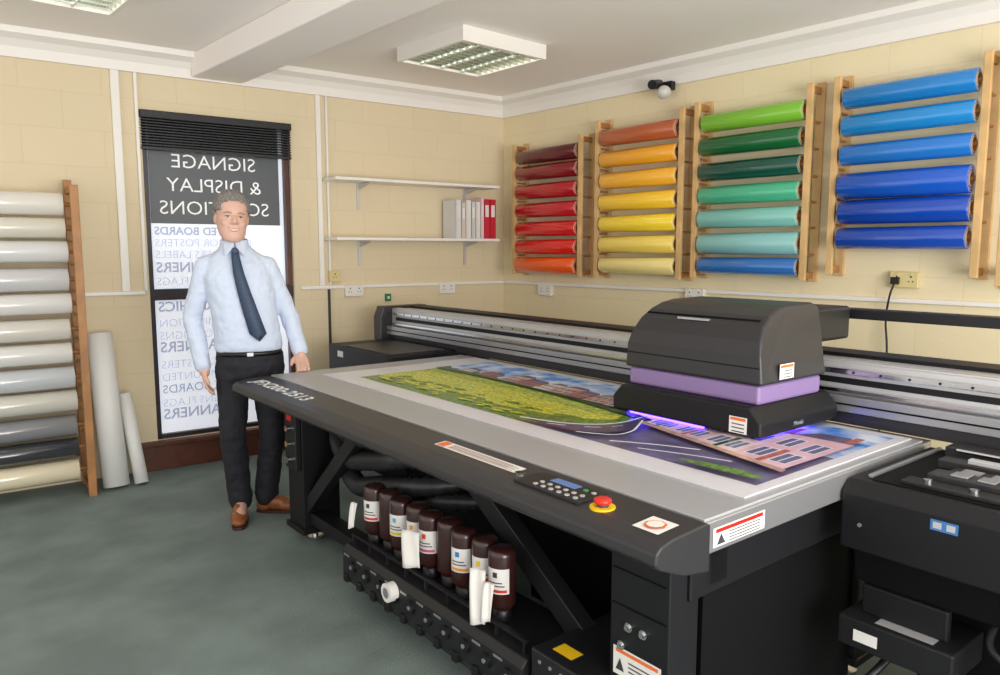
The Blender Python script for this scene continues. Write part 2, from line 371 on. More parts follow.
M().box(1.135,1.185,0,.02,1.09,1.15,GR).obj('case',parent=g,bevel=.004); M().box(1.15,1.17,.02,.023,1.11,1.13,LABW).obj('dial',parent=g)
m=M(); m.box(4.44,4.464,1.66,1.70,1.31,1.35,BLACK); m.tube([(4.45,1.68,1.32),(4.44,1.70,1.24),(4.46,1.72,1.10),(4.45,1.70,.9),(4.46,1.72,.5),(4.45,1.7,.05)],.006,BLACK,8)
m.obj('power_cable',ID,(4.45,1.7,0),label='black power cable hanging from the yellowed socket',cat='cable')
g=empty('security_camera',ID,(4.45,3.24,2.64),'small dark security camera mounted under the cornice','camera')
M().box(4.42,4.468,3.2,3.3,2.60,2.66,BLACK).obj('mount',parent=g,bevel=.006)
M().ell((4.36,3.22,2.575),(.05,.05,.045),mat('cam_white',(200,198,190),.4)).obj('dome',parent=g)
M().cyl((4.40,3.29,2.645),(4.28,3.26,2.62),.032,BLACK).cyl((4.28,3.26,2.62),(4.268,3.257,2.617),.024,BLACKM).obj('barrel',parent=g)

# ------------------------------------------------------------------ PRINTER
P=empty('flatbed_printer',PR,(0,0,0),'large black flatbed printer with purple banded carriage','printer')
LEN=2.74
fp=M().prism([(.02,.772),(0,.788),(.003,.815),(.02,.829),(.06,.838),(.19,.846),(.205,.84),(.205,.72),(.11,.735)],'y',-.02,LEN,CHAR).obj('front_panel',parent=P,bevel=.005,bseg=3)
def PP(name,m,par=P,**k): return m.obj(name,parent=par,**k)
def zt(u): return .838+(u-.06)*.008/.13+.0012
m=M(); m.text('JFX200-2513',.088,(.065,2.64,zt(.065)),(0,-1,0),(1,0,.06),mat('lettering_white',(245,245,245),.5),bold=.002,sx=1.36); PP('lettering',m,fp,label='white model lettering')
m=M(); m.poly([(u,v,zt(u)) for u,v in ((.10,1.03),(.10,.60),(.15,.60),(.15,1.03))],LABW)
m.poly([(u,v,zt(u)+.0006) for u,v in ((.104,1.02),(.104,.98),(.146,.98),(.146,1.02))],ORANGE)
for i in range(6): m.poly([(u,v,zt(u)+.0006) for u,v in ((.108+.006*i,.96),(.108+.006*i,.62+.03*(i%2)),(.110+.006*i,.62+.03*(i%2)),(.110+.006*i,.96))],ORANGE if i%3==0 else INKT)
PP('warning_label',m,fp)
m=M(); m.poly([(u,v,zt(u)) for u,v in ((.055,.10),(.055,.02),(.135,.02),(.135,.10))],LABW)
m.poly([(.095+.03*math.cos(t*.785),.06+.028*math.sin(t*.785),zt(.095)+.0022) for t in range(8)],ORANGE)
m.poly([(.095+.024*math.cos(t*.785),.06+.022*math.sin(t*.785),zt(.095)+.0032) for t in range(8)],LABW)
PP('warning_label',m,fp)
m=M(); m.box(.055,.170,.285,.55,.835,.8452,BLACK)
kp=PP('control_panel',m,fp,bevel=.003)
PP('display',M().box(.125,.158,.37,.47,.8452,.8462,LCD),kp)
for i in range(6):
    for j in range(2):
        PP('button',M().cyl((.075+.026*j,.315+.032*i,.845),(.075+.026*j,.315+.032*i,.8475),.0075,ALUL,seg=12),kp)
for i in range(2): PP('button',M().cyl((.140,.31+.03*i,.845),(.140,.31+.03*i,.8475),.0075,mat('key_green',(60,150,90),.4) if i else ALUL,seg=12),kp)
m=M(); m.cyl((.09,.23,.836),(.09,.23,.8435),.034,YEL); m.cyl((.09,.23,.8435),(.09,.23,.852),.016,INKT); PP('stop_base',m,fp)
PP('emergency_stop_button',M().lathe([(0,.016),(.016,.016),(.023,.012),(.024,.005),(.018,0),(0,0)],(.09,.23,.850),(0,0,1),RED),fp)
m=M(); m.cyl((.11,.585,.836),(.11,.585,.846),.016,CHROME); m.cyl((.11,.585,.846),(.11,.585,.848),.010,BLACK); PP('key_switch',m,fp)
# bed
m=M(); m.box(.206,1.50,-.005,LEN,.755,.838,ALU)
bed=PP('bed_frame',m,bevel=.004)
m=M(); m.box(.206,1.44,0,LEN,.838,.846,BEDG); bt=PP('vacuum_table',m,bevel=.002)
m=M()
m.poly([(.235,-.0065,.768),(.46,-.0065,.768),(.46,-.0065,.818),(.235,-.0065,.818)],LABW)
m.poly([(.245,-.0075,.804),(.45,-.0075,.804),(.45,-.0075,.814),(.245,-.0075,.814)],RED)
for i in range(4): m.poly([(.30,-.0075,.772+.008*i),(.44,-.0075,.772+.008*i),(.44,-.0075,.7745+.008*i),(.30,-.0075,.7745+.008*i)],INKT)
m.poly([(.25,-.0075,.773),(.285,-.0075,.773),(.267,-.0075,.800)],INKT)
PP('warning_label',m,bed)
m=M(); m.box(.24,1.45,.06,.16,.60,.755,BLACKM).box(.30,1.45,LEN-.22,LEN-.10,.60,.755,BLACKM).box(.30,.40,.06,LEN-.1,.62,.755,BLACKM).box(1.30,1.42,.06,LEN-.1,.6,.755,BLACKM).box(.3,1.4,1.2,1.3,.62,.755,BLACKM)
PP('subframe',m,bevel=.004)
def leg(u,v,du,dv,name='leg'):
    m=M(); m.box(u,u+du,v,v+dv,.09,.745,BLACKM); m.box(u-.015,u+du+.015,v-.015,v+dv+.015,.07,.10,BLACKM)
    o=PP(name,m,bevel=.004)
    c=M(); c.cyl((u+du/2,v+dv/2,.0),(u+du/2,v+dv/2,.018),.04,CHROME).cyl((u+du/2,v+dv/2,.018),(u+du/2,v+dv/2,.07),.014,CHROME); PP('levelling_foot',c,o)
    return o
leg(.22,LEN-.34,.20,.18); leg(1.2,LEN-.28,.12,.12); leg(1.2,.08,.12,.12)
l=leg(.17,.07,.12,.20)
for v in (.15,.20,.225):
    PP('bolt',M().cyl((.164,v,.50 if v!=.225 else .44),(.17,v,.50 if v!=.225 else .44),.013,CHROME).cyl((.155,v,.50 if v!=.225 else .44),(.164,v,.50 if v!=.225 else .44),.007,CHROME),l)
m=M(); m.poly([(.1685,.255,.35),(.1685,.09,.35),(.1685,.09,.43),(.1685,.255,.43)],LABW); m.poly([(.1675,.245,.415),(.1675,.10,.415),(.1675,.10,.425),(.1675,.245,.425)],ORANGE)
m.poly([(.1675,.245,.365),(.1675,.215,.365),(.1675,.23,.40)],INKT)
for i in range(4): m.poly([(.1675,.20,.36+.012*i),(.1675,.10,.36+.012*i),(.1675,.10,.364+.012*i),(.1675,.20,.364+.012*i)],INKT)
PP('warning_label',m,l)
for z in (.12,.22,.32,.55,.65): PP('panel_seam',M().box(.166,.1705,.08,.26,z,z+.003,DARK),l)
def beam2(p,q,w,h,mt,M_):
    p=Vector(p);q=Vector(q);d=(q-p).normalized();x=Vector((1,0,0));y=d.cross(x).normalized()
    v=[]
    for c in (p,q):
        for a,b in ((-1,-1),(1,-1),(1,1),(-1,1)): v.append(c+x*a*w/2+y*b*h/2)
    M_.add(v,[(0,1,2,3)[::-1],(4,5,6,7),(0,1,5,4),(1,2,6,5),(2,3,7,6),(3,0,4,7)],mt)
m=M(); beam2((.26,LEN-.32,.20),(.30,1.90,.70),.05,.07,BLACK,m); PP('brace',m,bevel=.004)
m=M(); beam2((.32,.30,.16),(.32,1.15,.70),.06,.08,BLACK,m); PP('brace',m,bevel=.004)
PP('side_panel',M().box(.35,1.2,.10,.2,.03,.74,DARK))  # near-black here and on the housings deepens under-table shade by colour
PP('equipment_housing',M().box(.6,1.35,.3,1.1,.12,.60,DARK),bevel=.01)
PP('equipment_housing',M().box(.8,1.3,1.25,2.3,.14,.60,DARK),bevel=.01)
PP('lower_rail',M().box(.25,.34,.1,LEN-.2,.12,.18,BLACKM),bevel=.004)
m=M(); m.box(.19,.219,LEN-.33,LEN-.20,.40,.72,BLACK); c=PP('switch_box',m,bevel=.004)
for z in (.45,.53,.61): PP('knob',M().cyl((.17,LEN-.26,z),(.19,LEN-.26,z),.016,CHROME,seg=14),c)
m=M(); m.poly([(.1885,LEN-.23,.65),(.1885,LEN-.29,.65),(.1885,LEN-.29,.70),(.1885,LEN-.23,.70)],RED); PP('warning_label',m,c)
# ink station
IZ=-.035
m=M(); m.prism([(.10,.15+IZ),(.08,.19+IZ),(.08,.29+IZ),(.10,.315+IZ),(.37,.315+IZ),(.37,.13+IZ),(.12,.13+IZ)],'y',.54,1.70,BLACK)
ink=PP('ink_station',m,bevel=.005)
for i in range(10):
    v=.60+i*.112
    PP('port',M().cyl((.070,v,.245+IZ),(.082,v,.245+IZ),.024,BLACKM,seg=16).cyl((.066,v,.245+IZ),(.070,v,.245+IZ),.008,ALU,seg=10),ink)
    PP('slot',M().box(.0785,.081,v+.032,v+.075,.275+IZ,.283+IZ,ALU),ink)
    PP('bracket_tab',M().box(.070,.10,v+.04,v+.07,.165+IZ,.20+IZ,BLACKM),ink,bevel=.003)
PP('gauge',M().cyl((.045,1.28,.265+IZ),(.08,1.28,.265+IZ),.036,LABW,seg=20).cyl((.043,1.28,.265+IZ),(.045,1.28,.265+IZ),.02,ALU,seg=16),ink)
m=M(); m.box(.115,.128,.56,1.68,.350+IZ,.360+IZ,BLACKM)
for i in range(9):
    v=.57+i*.1375; m.box(.115,.128,v-.005,v+.005,.315+IZ,.350+IZ,BLACKM)
PP('guard_rail',m,ink)
m=M(); m.box(.10,.46,.275,.52,.08,.33,BLACK); eb=PP('electrical_box',m,bevel=.006)
m=M(); m.poly([(.0985,.49,.12),(.0985,.29,.12),(.0985,.29,.21),(.0985,.49,.21)],LABW)
for i in range(5): m.poly([(.0978,.48,.128+.014*i),(.0978,.33,.128+.014*i),(.0978,.33,.133+.014*i),(.0978,.48,.133+.014*i)],INKT)
PP('label_sticker',m,eb)
PP('label_sticker',M().poly([(.14,.47,.3308),(.14,.39,.3308),(.19,.39,.3308),(.19,.47,.3308)],YEL),eb)
for i in range(5): PP('rivet',M().cyl((.097,.30+.045*i,.30),(.10,.30+.045*i,.30),.006,ALU,seg=8),eb)
HOSE=mat('hose_rubber',(48,48,50),.4)
for pts,r in (([(.46,2.36,.62),(.36,2.28,.58),(.32,2.1,.52),(.32,1.85,.56),(.34,1.6,.62),(.6,1.45,.64)],.042),([(.5,2.36,.50),(.38,2.22,.45),(.32,2.0,.41),(.32,1.78,.46),(.35,1.5,.52),(.6,1.35,.54)],.042),([(.46,2.38,.70),(.34,2.26,.67),(.30,2.05,.64),(.30,1.8,.66),(.32,1.5,.68),(.5,1.2,.69)],.034),([(.42,1.95,.38),(.39,1.85,.42),(.38,1.6,.42),(.39,1.4,.47),(.5,1.2,.50)],.034)):
    PP('hose',M().tube(pts,r,HOSE,12,12,rib=.13))
# ink bottles: inverted, neck down in a holder cup
INKB=mat('ink_brown',(56,31,29),.3,coat=.4); CAPB=mat('cap_black',(26,24,26),.4)
cols=[(205,60,50),(40,120,190),(230,190,40),(60,60,60),(205,90,140),(90,170,200),(230,150,60),(210,70,40)]
for i in range(9):
    v=1.63-i*.106; u=.20+(.012 if i%2 else 0); z=.316+IZ
    g=empty('ink_bottle',PR,(u,v,z),'dark brown upturned ink bottle with white label in its holder','bottle','ink bottles in the printer rack')
    M().lathe([(.022,.02),(.024,.035),(.044,.055),(.047,.065),(.047,.228),(.044,.240),(.036,.247),(0,.248)],(u,v,z),(0,0,1),INKB,28).obj('bottle_body',parent=g)
    M().lathe([(0,0),(.030,0),(.032,.004),(.032,.038),(.026,.042),(.0,.042)],(u,v,z),(0,0,1),CAPB,20).obj('cap',parent=g)
    if i%4!=1:
        m=M(); n=10;a0=math.pi*.90;a1=math.pi*1.45
        ang=[a0+(a1-a0)*k/n for k in range(n+1)]
        for zz0,zz1,mt,x0,x1 in ((.105,.190,LABW,0,n),(.110,.120,mat('ink_lab%d'%i,cols[i%8],.5),1,n-1),(.130,.134,INKT,1,n-2),(.141,.145,INKT,1,n-3),(.160,.178,mat('ink_lab_b%d'%i,cols[(i+3)%8],.5),3,5)):
            rr=.0476 if mt is LABW else .0481
            m.add([(u+rr*math.cos(t),v+rr*math.sin(t),z+q) for t in ang for q in (zz0,zz1)],[(2*k,2*k+2,2*k+3,2*k+1) for k in range(x0,x1)],mt,True)
        m.obj('bottle_label',parent=g)
def rag(v,u,z,w,h,lab,tw=0.):
    m=M(); nx,ny=6,8; vs=[];RG=mat('tissue',(224,220,214),.9)
    for i in range(nx+1):
        for j in range(ny+1):
            a=i/nx;b=j/ny; q=(a-.5)*w; dd=.005*math.sin(a*7+b*3)
            vs.append((u-.45*q-.9*dd-.02*b+.0,v+.89*q-.4*dd+tw*b,z-h*b-(.012*a if b>.9 else 0)))
    m.add(vs,[(i*(ny+1)+j,(i+1)*(ny+1)+j,(i+1)*(ny+1)+j+1,i*(ny+1)+j+1) for i in range(nx) for j in range(ny)],RG,True)
    o=m.obj('paper_wipe',PR,(u,v,z-h),label=lab,cat='tissue'); sd=o.modifiers.new('s','SOLIDIFY'); sd.thickness=.0015
rag(1.22,.12,.47,.075,.12,'white paper tag hung over an ink bottle',-.03)
rag(.80,.115,.47,.055,.17,'white paper tag hanging beside ink bottles',-.02)
rag(.745,.12,.44,.035,.12,'narrow white paper tag hanging beside ink bottles')
rag(1.66,.12,.46,.03,.10,'narrow white paper tag hanging from an ink bottle')

# gantry
g0,g1=-.78,3.70
gb=PP('gantry_beam',M().box(1.50,1.66,g0,g1,.895,1.075,ALUL).box(1.455,1.50,g0,g1,.895,.955,ALU),bevel=.003)
PP('lower_fascia',M().box(1.47,1.66,g0,g1,.848,.893,CHAR),gb,bevel=.002)
PP('cable_tray',M().box(1.66,1.80,g0,g1,.89,1.09,BLACKM),gb,bevel=.003)
PP('guide_rail',M().box(1.472,1.50,g0+.1,g1-.08,1.035,1.055,CHROME),gb,bevel=.002)
PP('guide_rail',M().box(1.465,1.50,g0+.1,g1-.08,.965,.980,CHROME),gb,bevel=.002)
PP('rib',M().box(1.452,1.456,g0,g1,.922,.928,DARK),gb)
PP('encoder_strip',M().box(1.495,1.4995,g0+.1,g1-.08,.995,1.018,BLACKM),gb)
PP('top_plate',M().box(1.50,1.56,g0,g1,1.0755,1.082,ALUL),gb)
b0=PP('rail_bolt',M().cyl((1.470,g0+.15,1.045),(1.4722,g0+.15,1.045),.005,BLACK,seg=8),gb)
for i in range(1,44):
    c=b0.copy(); link(c); c.location=(0,i*.1,0)
PP('end_cover',M().prism([(1.40,.85),(1.40,1.02),(1.43,1.095),(1.80,1.095),(1.80,.85)],'y',g1-.02,g1+.08,CHAR),gb,bevel=.008)
m=M(); m.box(.98,1.75,LEN+.10,LEN+.92,.55,.865,BLACKM); hl=PP('drive_housing',m,bevel=.012)
PP('pedestal',M().box(1.15,1.65,LEN+.2,LEN+.8,0,.55,DARK),hl)
PP('cover_strip',M().box(1.0,1.4,LEN+.12,LEN+.7,.8655,.872,CHAR),hl,bevel=.002)
m=M(); m.poly([(.979,LEN+.78,.79),(.979,LEN+.70,.79),(.979,LEN+.70,.83),(.979,LEN+.78,.83)],LABW); PP('warning_label',m,hl)
# maintenance station
m=M(); m.prism([(.86,.62),(.86,.79),(.90,.822),(1.47,.822),(1.47,.62)],'y',-.80,-.012,BLACKM)
ms=PP('maintenance_station',m,bevel=.006)
PP('lower_cover',M().prism([(.93,.50),(.91,.61),(1.47,.61),(1.47,.50)],'y',-.79,-.03,DARK),ms,bevel=.006)
PP('pedestal',M().box(1.10,1.5,-.70,-.16,0,.50,DARK),ms)
PP('well',M().box(.925,1.42,-.74,-.07,.8225,.826,DARK),ms)
for a,b,c,d,e,mt in ((.945,1.01,-.64,-.14,.838,BLACK),(1.025,1.10,-.60,-.18,.852,CHAR),(1.115,1.185,-.62,-.20,.844,BLACK),(1.20,1.25,-.65,-.14,.854,CHAR),(1.265,1.33,-.66,-.12,.84,BLACK)):
    PP('cap_unit',M().box(a,b,c,d,.826,e,mt),ms,bevel=.003)
for v in (-.56,-.49,-.42,-.35,-.28): PP('head_cap',M().box(1.04,1.09,v,v+.045,.852,.858,ALU),ms,bevel=.002)
for v in (-.60,-.52,-.44,-.36,-.28): PP('slot',M().box(1.125,1.175,v,v+.05,.844,.847,ALU),ms)
for v in (-.57,-.44,-.31): PP('wiper_blade',M().box(1.21,1.24,v,v+.09,.854,.868,ALUL),ms,bevel=.002)
for v in (-.60,-.46,-.32,-.2): PP('bolt',M().cyl((.98,v,.838),(.98,v,.846),.012,CHROME,seg=12),ms)
PP('slide_rail',M().box(.94,1.44,-.755,-.743,.823,.842,ALU),ms,bevel=.002)
PP('slide_rail',M().box(.94,1.44,-.062,-.050,.823,.834,ALU),ms,bevel=.002)
PP('end_plate',M().box(1.36,1.45,-.72,-.10,.823,.86,CHAR),ms,bevel=.004)
PP('spring_bar',M().cyl((1.35,-.66,.856),(1.35,-.14,.856),.006,CHROME,seg=10),ms)
m=M(); m.poly([(.8585,-.26,.745),(.8585,-.33,.745),(.8585,-.33,.775),(.8585,-.26,.775)],LABB)
for a in (-.278,-.312): m.poly([(.8578,a+.011,.751),(.8578,a-.011,.751),(.8578,a-.011,.769),(.8578,a+.011,.769)],ALUL)
PP('instruction_label',m,ms,label='small blue instruction sticker')
for v in (-.07,-.72): PP('screw',M().cyl((.856,v,.70),(.861,v,.70),.006,ALU,seg=10),ms)
m=M(); m.box(.86,1.08,-.34,-.02,.32,.41,BLACK).box(.92,.95,-.30,-.06,.41,.50,BLACKM); wb=PP('waste_box',m,ms,bevel=.006)
PP('label_sticker',M().poly([(.88,-.12,.4108),(.88,-.28,.4108),(.95,-.28,.4108),(.95,-.12,.4108)],ALUL),wb)
PP('label_sticker',M().poly([(.8585,-.07,.345),(.8585,-.14,.345),(.8585,-.14,.38),(.8585,-.07,.38)],LABW),wb)
for pts,r in (([(1.0,-.50,.50),(.90,-.50,.42),(.86,-.46,.27),(.87,-.3,.12),(1.0,-.1,.05)],.016),([(1.0,-.62,.50),(.88,-.64,.36),(.86,-.60,.2),(.95,-.5,.05)],.012),([(1.0,-.15,.32),(.86,-.10,.22),(.84,.05,.08),(.9,.2,.03)],.012),([(1.0,-.68,.52),(.87,-.70,.42),(.86,-.55,.30),(.9,-.4,.22)],.014),([(.98,-.40,.50),(.90,-.42,.44),(.90,-.60,.40),(.98,-.70,.48)],.010),([(1.02,-.30,.30),(.88,-.38,.20),(.86,-.52,.12),(.95,-.66,.03)],.010)):
    PP('hose',M().tube(pts,r,BLACK,10),ms)
PP('cable_arm',M().box(1.70,1.78,g0,.60,1.225,1.265,BLACK),gb,bevel=.004)
# carriage
c0,c1=.335,.93; UB=1.38
ca=PP('print_carriage',M().box(1.02,UB-.02,c0+.05,c1-.05,.875,1.26,DARK))
PP('mount_bracket',M().box(1.3,1.47,c0+.1,c1-.1,.97,1.16,DARK),ca)
sk=[(c0-.035,.872),(c0-.035,.925),(c0+.01,.974),(c1-.01,.974),(c1+.035,.925),(c1+.035,.872)]
PP('skirt',M().prism(sk,'x',.915,UB+.05,BLACKM),ca,bevel=.010,bseg=3)
PP('accent_band',M().box(.965,UB-.01,c0+.006,c1-.006,.973,1.040,PURPLE),ca,bevel=.012,bseg=3)
hp=[(.955,1.042),(.955,1.14),(.968,1.19),(1.00,1.238),(1.045,1.272),(1.10,1.294),(1.16,1.304),(UB-.04,1.308),(UB,1.29),(UB,1.042)]
hm_=M().prism(hp,'y',c0-.008,c1+.008,CHAR)
for v in hm_.v: v.y+=(.045 if v.y<.6 else -.065)*max(0,(v.z-1.10)/.214)**1.2
hd=PP('hood',hm_,ca,bevel=.010,bseg=3)
PP('seam',M().box(.953,.9555,c0,c1,1.10,1.103,DARK),ca)
PP('rear_block',M().box(UB+.002,1.66,c0+.05,c0+.40,1.15,1.28,BLACK),ca,bevel=.012)
PP('rear_bracket',M().box(1.40,1.46,c0+.06,c0+.4,.98,1.15,BLACKM),ca,bevel=.006)
PP('badge',M().box(1.00,1.012,.58,.72,1.243,1.251,ALU),hd)
m=M(); e=-.0105; m.poly([(1.06,c0+e,1.055),(1.15,c0+e,1.055),(1.15,c0+e,1.108),(1.06,c0+e,1.108)],LABW).poly([(1.065,c0+e-.001,1.095),(1.145,c0+e-.001,1.095),(1.145,c0+e-.001,1.104),(1.065,c0+e-.001,1.104)],ORANGE)
for i in range(3): m.poly([(1.085,c0+e-.001,1.060+.011*i),(1.14,c0+e-.001,1.060+.011*i),(1.14,c0+e-.001,1.063+.011*i),(1.085,c0+e-.001,1.063+.011*i)],INKT)
PP('warning_label',m,ca)
m=M(); m.poly([(.9135,.42,.878),(.9135,.35,.878),(.9135,.35,.935),(.9135,.42,.935)],LABW).poly([(.9128,.415,.922),(.9128,.355,.922),(.9128,.355,.932),(.9128,.415,.932)],ORANGE)
for i in range(3): m.poly([(.9128,.41,.882+.013*i),(.9128,.36,.882+.013*i),(.9128,.36,.886+.013*i),(.9128,.41,.886+.013*i)],INKT)
PP('warning_label',m,ca)
PP('lettering',M().text('Mimaki',.022,(1.12,c0-.0365,.89),(1,0,0),(0,0,1),ALUL),ca)
PP('curing_lamp',M().box(.98,1.30,c0+.0,c0+.025,.864,.871,BLUEGLOW),ca,label='glowing blue ultraviolet lamp strip')
PP('curing_lamp',M().box(.98,1.30,c1-.02,c1+.015,.864,.871,BLUEGLOW),ca,label='glowing blue ultraviolet lamp strip')
PP('curing_lamp',M().box(.925,.935,c0+.2,c1-.05,.864,.871,BLUEGLOW),ca,label='glowing blue ultraviolet lamp strip')
# ------------------------------------------------------------------ printed board
def PV(name,col,col2,sc): return mat(name,col,.35,col2=col2,nscale=sc,coat=.2)
SHEET=mat('print_sheet',(214,212,217),.35,coat=.2)
m=M(); m.box(.42,1.42,.03,2.56,.8465,.8505,SHEET)
bd=m.obj('printed_board',PR,(.9,1.2,.8465),label='white board with a colourful road and flower field print',cat='printed board')
L=[0]
def A(a,b): return (.53+b*1.2,2.36-a*1.01,.8508+L[0]*.00007)
def ap(pts,mt,M_): L[0]+=1; M_.poly([A(a,b) for a,b in pts],mt)
m=M()
SKY=PV('ink_sky',(70,136,220),(222,232,246),9)
FIELD=PV('ink_field',(226,214,52),(130,160,44),70)
FIELD2=PV('ink_field_pale',(200,200,70),(104,144,50),50)
GRASS=PV('ink_grass',(116,150,54),(62,98,42),60)
ROAD=PV('ink_road',(112,106,136),(86,82,112),6)
ROAD2=PV('ink_road_dark',(78,72,104),(62,58,88),8)
STONE=PV('ink_stone',(206,172,150),(168,130,116),25)
PINK=PV('ink_pink',(222,184,194),(208,166,180),10)
PINK2=PV('ink_pink_pale',(232,208,210),(218,190,196),10)
CREAM_=PV('ink_cream',(230,218,204),(212,194,182),12)
ROOF=PV('ink_roof',(104,92,120),(80,70,100),14); LINE=mat('ink_line',(228,224,234),.4); WIN=mat('ink_window',(92,96,130),.4); BRICK=PV('ink_brick',(190,104,80),(150,80,64),40)
TREE=PV('ink_trees',(52,96,56),(30,64,42),40)
def sm2(pts,n=6): return [(p.x,p.y) for p in smoothpts([(a,b,0) for a,b in pts],n)]
ap([(0,0),(2.27,0),(2.27,.70),(0,.70)],ROAD,m)
ap([(0,.36),(2.27,.36),(2.27,.70),(0,.70)],SKY,m)
ap([(0,0)]+sm2([(1.24,0),(1.40,.04),(1.50,.11),(1.54,.20),(1.53,.28),(1.47,.33)])+[(1.0,.39),(.5,.42),(0,.42)],GRASS,m)
ap([(0,.09),(.5,.085)]+sm2([(.9,.10),(1.2,.13),(1.38,.18),(1.47,.25),(1.45,.31)])+[(1.2,.34),(.8,.375),(.25,.40),(0,.40)],FIELD,m)
ap([(0,.33),(.6,.32),(1.1,.28),(1.40,.27),(1.44,.31),(1.2,.345),(.8,.38),(0,.40)],FIELD2,m)
for k in range(34):
    a=random.uniform(.03,1.3); b=random.uniform(.09,.17)+.12*max(0,a-.9); w=random.uniform(.05,.14)
    ap([(a,b),(a+w*.3,b-.012),(a+w*.7,b-.006),(a+w,b),(a+w*.6,b+.014)],GRASS,m)
for k in range(24):
    a=random.uniform(.05,1.15); b=random.uniform(.03,.07); w=random.uniform(.05,.12)
    ap([(a,b),(a+w*.4,b-.01),(a+w,b),(a+w*.6,b+.012)],FIELD,m)
tr=[(0,.385),(.5,.40),(1.05,.37),(1.34,.335),(1.50,.31),(1.52,.36)]+[(1.50-.0715*k,.39+.03*(k%2)+.0025*k) for k in range(22)]
ap(tr,TREE,m)
for (a,w,h,mt) in ((.12,.12,.05,CREAM_),(.30,.14,.06,BRICK),(.50,.12,.12,STONE),(.635,.13,.09,BRICK),(.78,.10,.11,CREAM_),(.89,.13,.12,STONE),(1.03,.10,.09,BRICK),(1.14,.12,.11,STONE),(1.27,.14,.15,PINK),(1.42,.13,.12,BRICK),(1.56,.10,.11,CREAM_)):
    b=.445-.06*a
    ap([(a,b),(a+w,b),(a+w,b+h),(a,b+h)],mt,m); ap([(a-.008,b+h),(a+w+.008,b+h),(a+w-.025,b+h+.032),(a+.025,b+h+.032)],ROOF,m)
    for k in range(3):
        for j in range(2 if h>.08 else 1): ap([(a+w*(.12+.29*k),b+.015+.045*j),(a+w*(.27+.29*k),b+.015+.045*j),(a+w*(.27+.29*k),b+.04+.045*j),(a+w*(.12+.29*k),b+.04+.045*j)],WIN,m)
ap([(1.52,.33),(1.66,.30),(1.66,.42),(1.54,.43)],CREAM_,m)
hx0=1.60
for k,(w,mt) in enumerate(((.13,PINK2),(.15,PINK),(.17,PINK2),(.20,PINK))):
    b0_=.265-.20*(hx0-1.60); b1_=.265-.20*(hx0+w-1.60); t0_=.455+.05*(hx0-1.60); t1_=.455+.05*(hx0+w-1.60)
    ap([(hx0,b0_),(hx0+w,b1_),(hx0+w,t1_),(hx0,t0_)],mt,m)
    ap([(hx0-.004,t0_),(hx0+w+.004,t1_),(hx0+w*.75,t1_+.07),(hx0+w*.25,t0_+.07)],ROOF,m)
    ap([(hx0+w*.8,t1_+.01),(hx0+w*.95,t1_+.01),(hx0+w*.95,t1_+.085),(hx0+w*.8,t1_+.085)],BRICK,m)
    H_=t0_-b0_
    for c_ in (.12,.60):
        for r_ in (.10,.56):
            x0_,x1_=hx0+w*c_,hx0+w*(c_+.27); y0_=b0_+(b1_-b0_)*c_+H_*r_; y1_=y0_+H_*.30
            ap([(x0_-.004,y0_-.005),(x1_+.004,y0_-.008),(x1_+.004,y1_+.002),(x0_-.004,y1_+.005)],LINE,m)
            ap([(x0_,y0_),(x1_,y0_-.003),(x1_,y1_-.003),(x0_,y1_)],WIN,m)
            ap([((x0_+x1_)/2-.0025,y0_),((x0_+x1_)/2+.0025,y0_),((x0_+x1_)/2+.0025,y1_),((x0_+x1_)/2-.0025,y1_)],LINE,m)
    ap([(hx0+w*.44,b0_+(b1_-b0_)*.44),(hx0+w*.55,b0_+(b1_-b0_)*.55),(hx0+w*.55,b0_+H_*.42),(hx0+w*.44,b0_+H_*.42)],BRICK if k%2 else TREE,m)
    hx0+=w+.002
ap([(1.57,.235),(1.60,.24),(2.27,.105),(2.27,.13),(1.60,.265)],STONE,m)
ap(sm2([(1.98,.005),(2.1,.0),(2.25,.01),(2.26,.04),(2.15,.045),(2.05,.03),(1.98,.005)]),GRASS,m)
ap(sm2([(1.28,0),(1.45,.05),(1.54,.12),(1.575,.20),(1.56,.30)])+sm2([(1.585,.30),(1.63,.21),(1.66,.14),(1.63,.06),(1.52,0)]),ROAD2,m)
def stripe(pts,w):
    pts=sm2(pts,8); Lp=[];Rp=[]
    for i,(a,b) in enumerate(pts):
        p=pts[max(i-1,0)];q=pts[min(i+1,len(pts)-1)]
        n=math.hypot(q[0]-p[0],q[1]-p[1]); nx,ny=-(q[1]-p[1])/n*w/2,(q[0]-p[0])/n*w/2
        Lp.append((a+nx,b+ny));Rp.append((a-nx,b-ny))
    L[0]+=1; n=len(pts)
    m.add([A(*p) for p in Lp]+[A(*p) for p in Rp],[(i,i+1,n+i+1,n+i) for i in range(n-1)],LINE)
stripe([(1.26,.004),(1.43,.05),(1.53,.12),(1.565,.20),(1.555,.30)],.010)
stripe([(1.56,.004),(1.67,.06),(1.68,.13),(1.64,.20),(1.59,.27)],.008)
stripe([(1.40,.01),(1.47,.035)],.006); stripe([(1.53,.065),(1.57,.10)],.006); stripe([(1.59,.13),(1.60,.17)],.005)
stripe([(1.72,.004),(1.85,.07),(1.98,.12)],.008); stripe([(1.84,.004),(1.99,.055),(2.12,.09)],.006)
m.obj('printed_image',parent=bd)

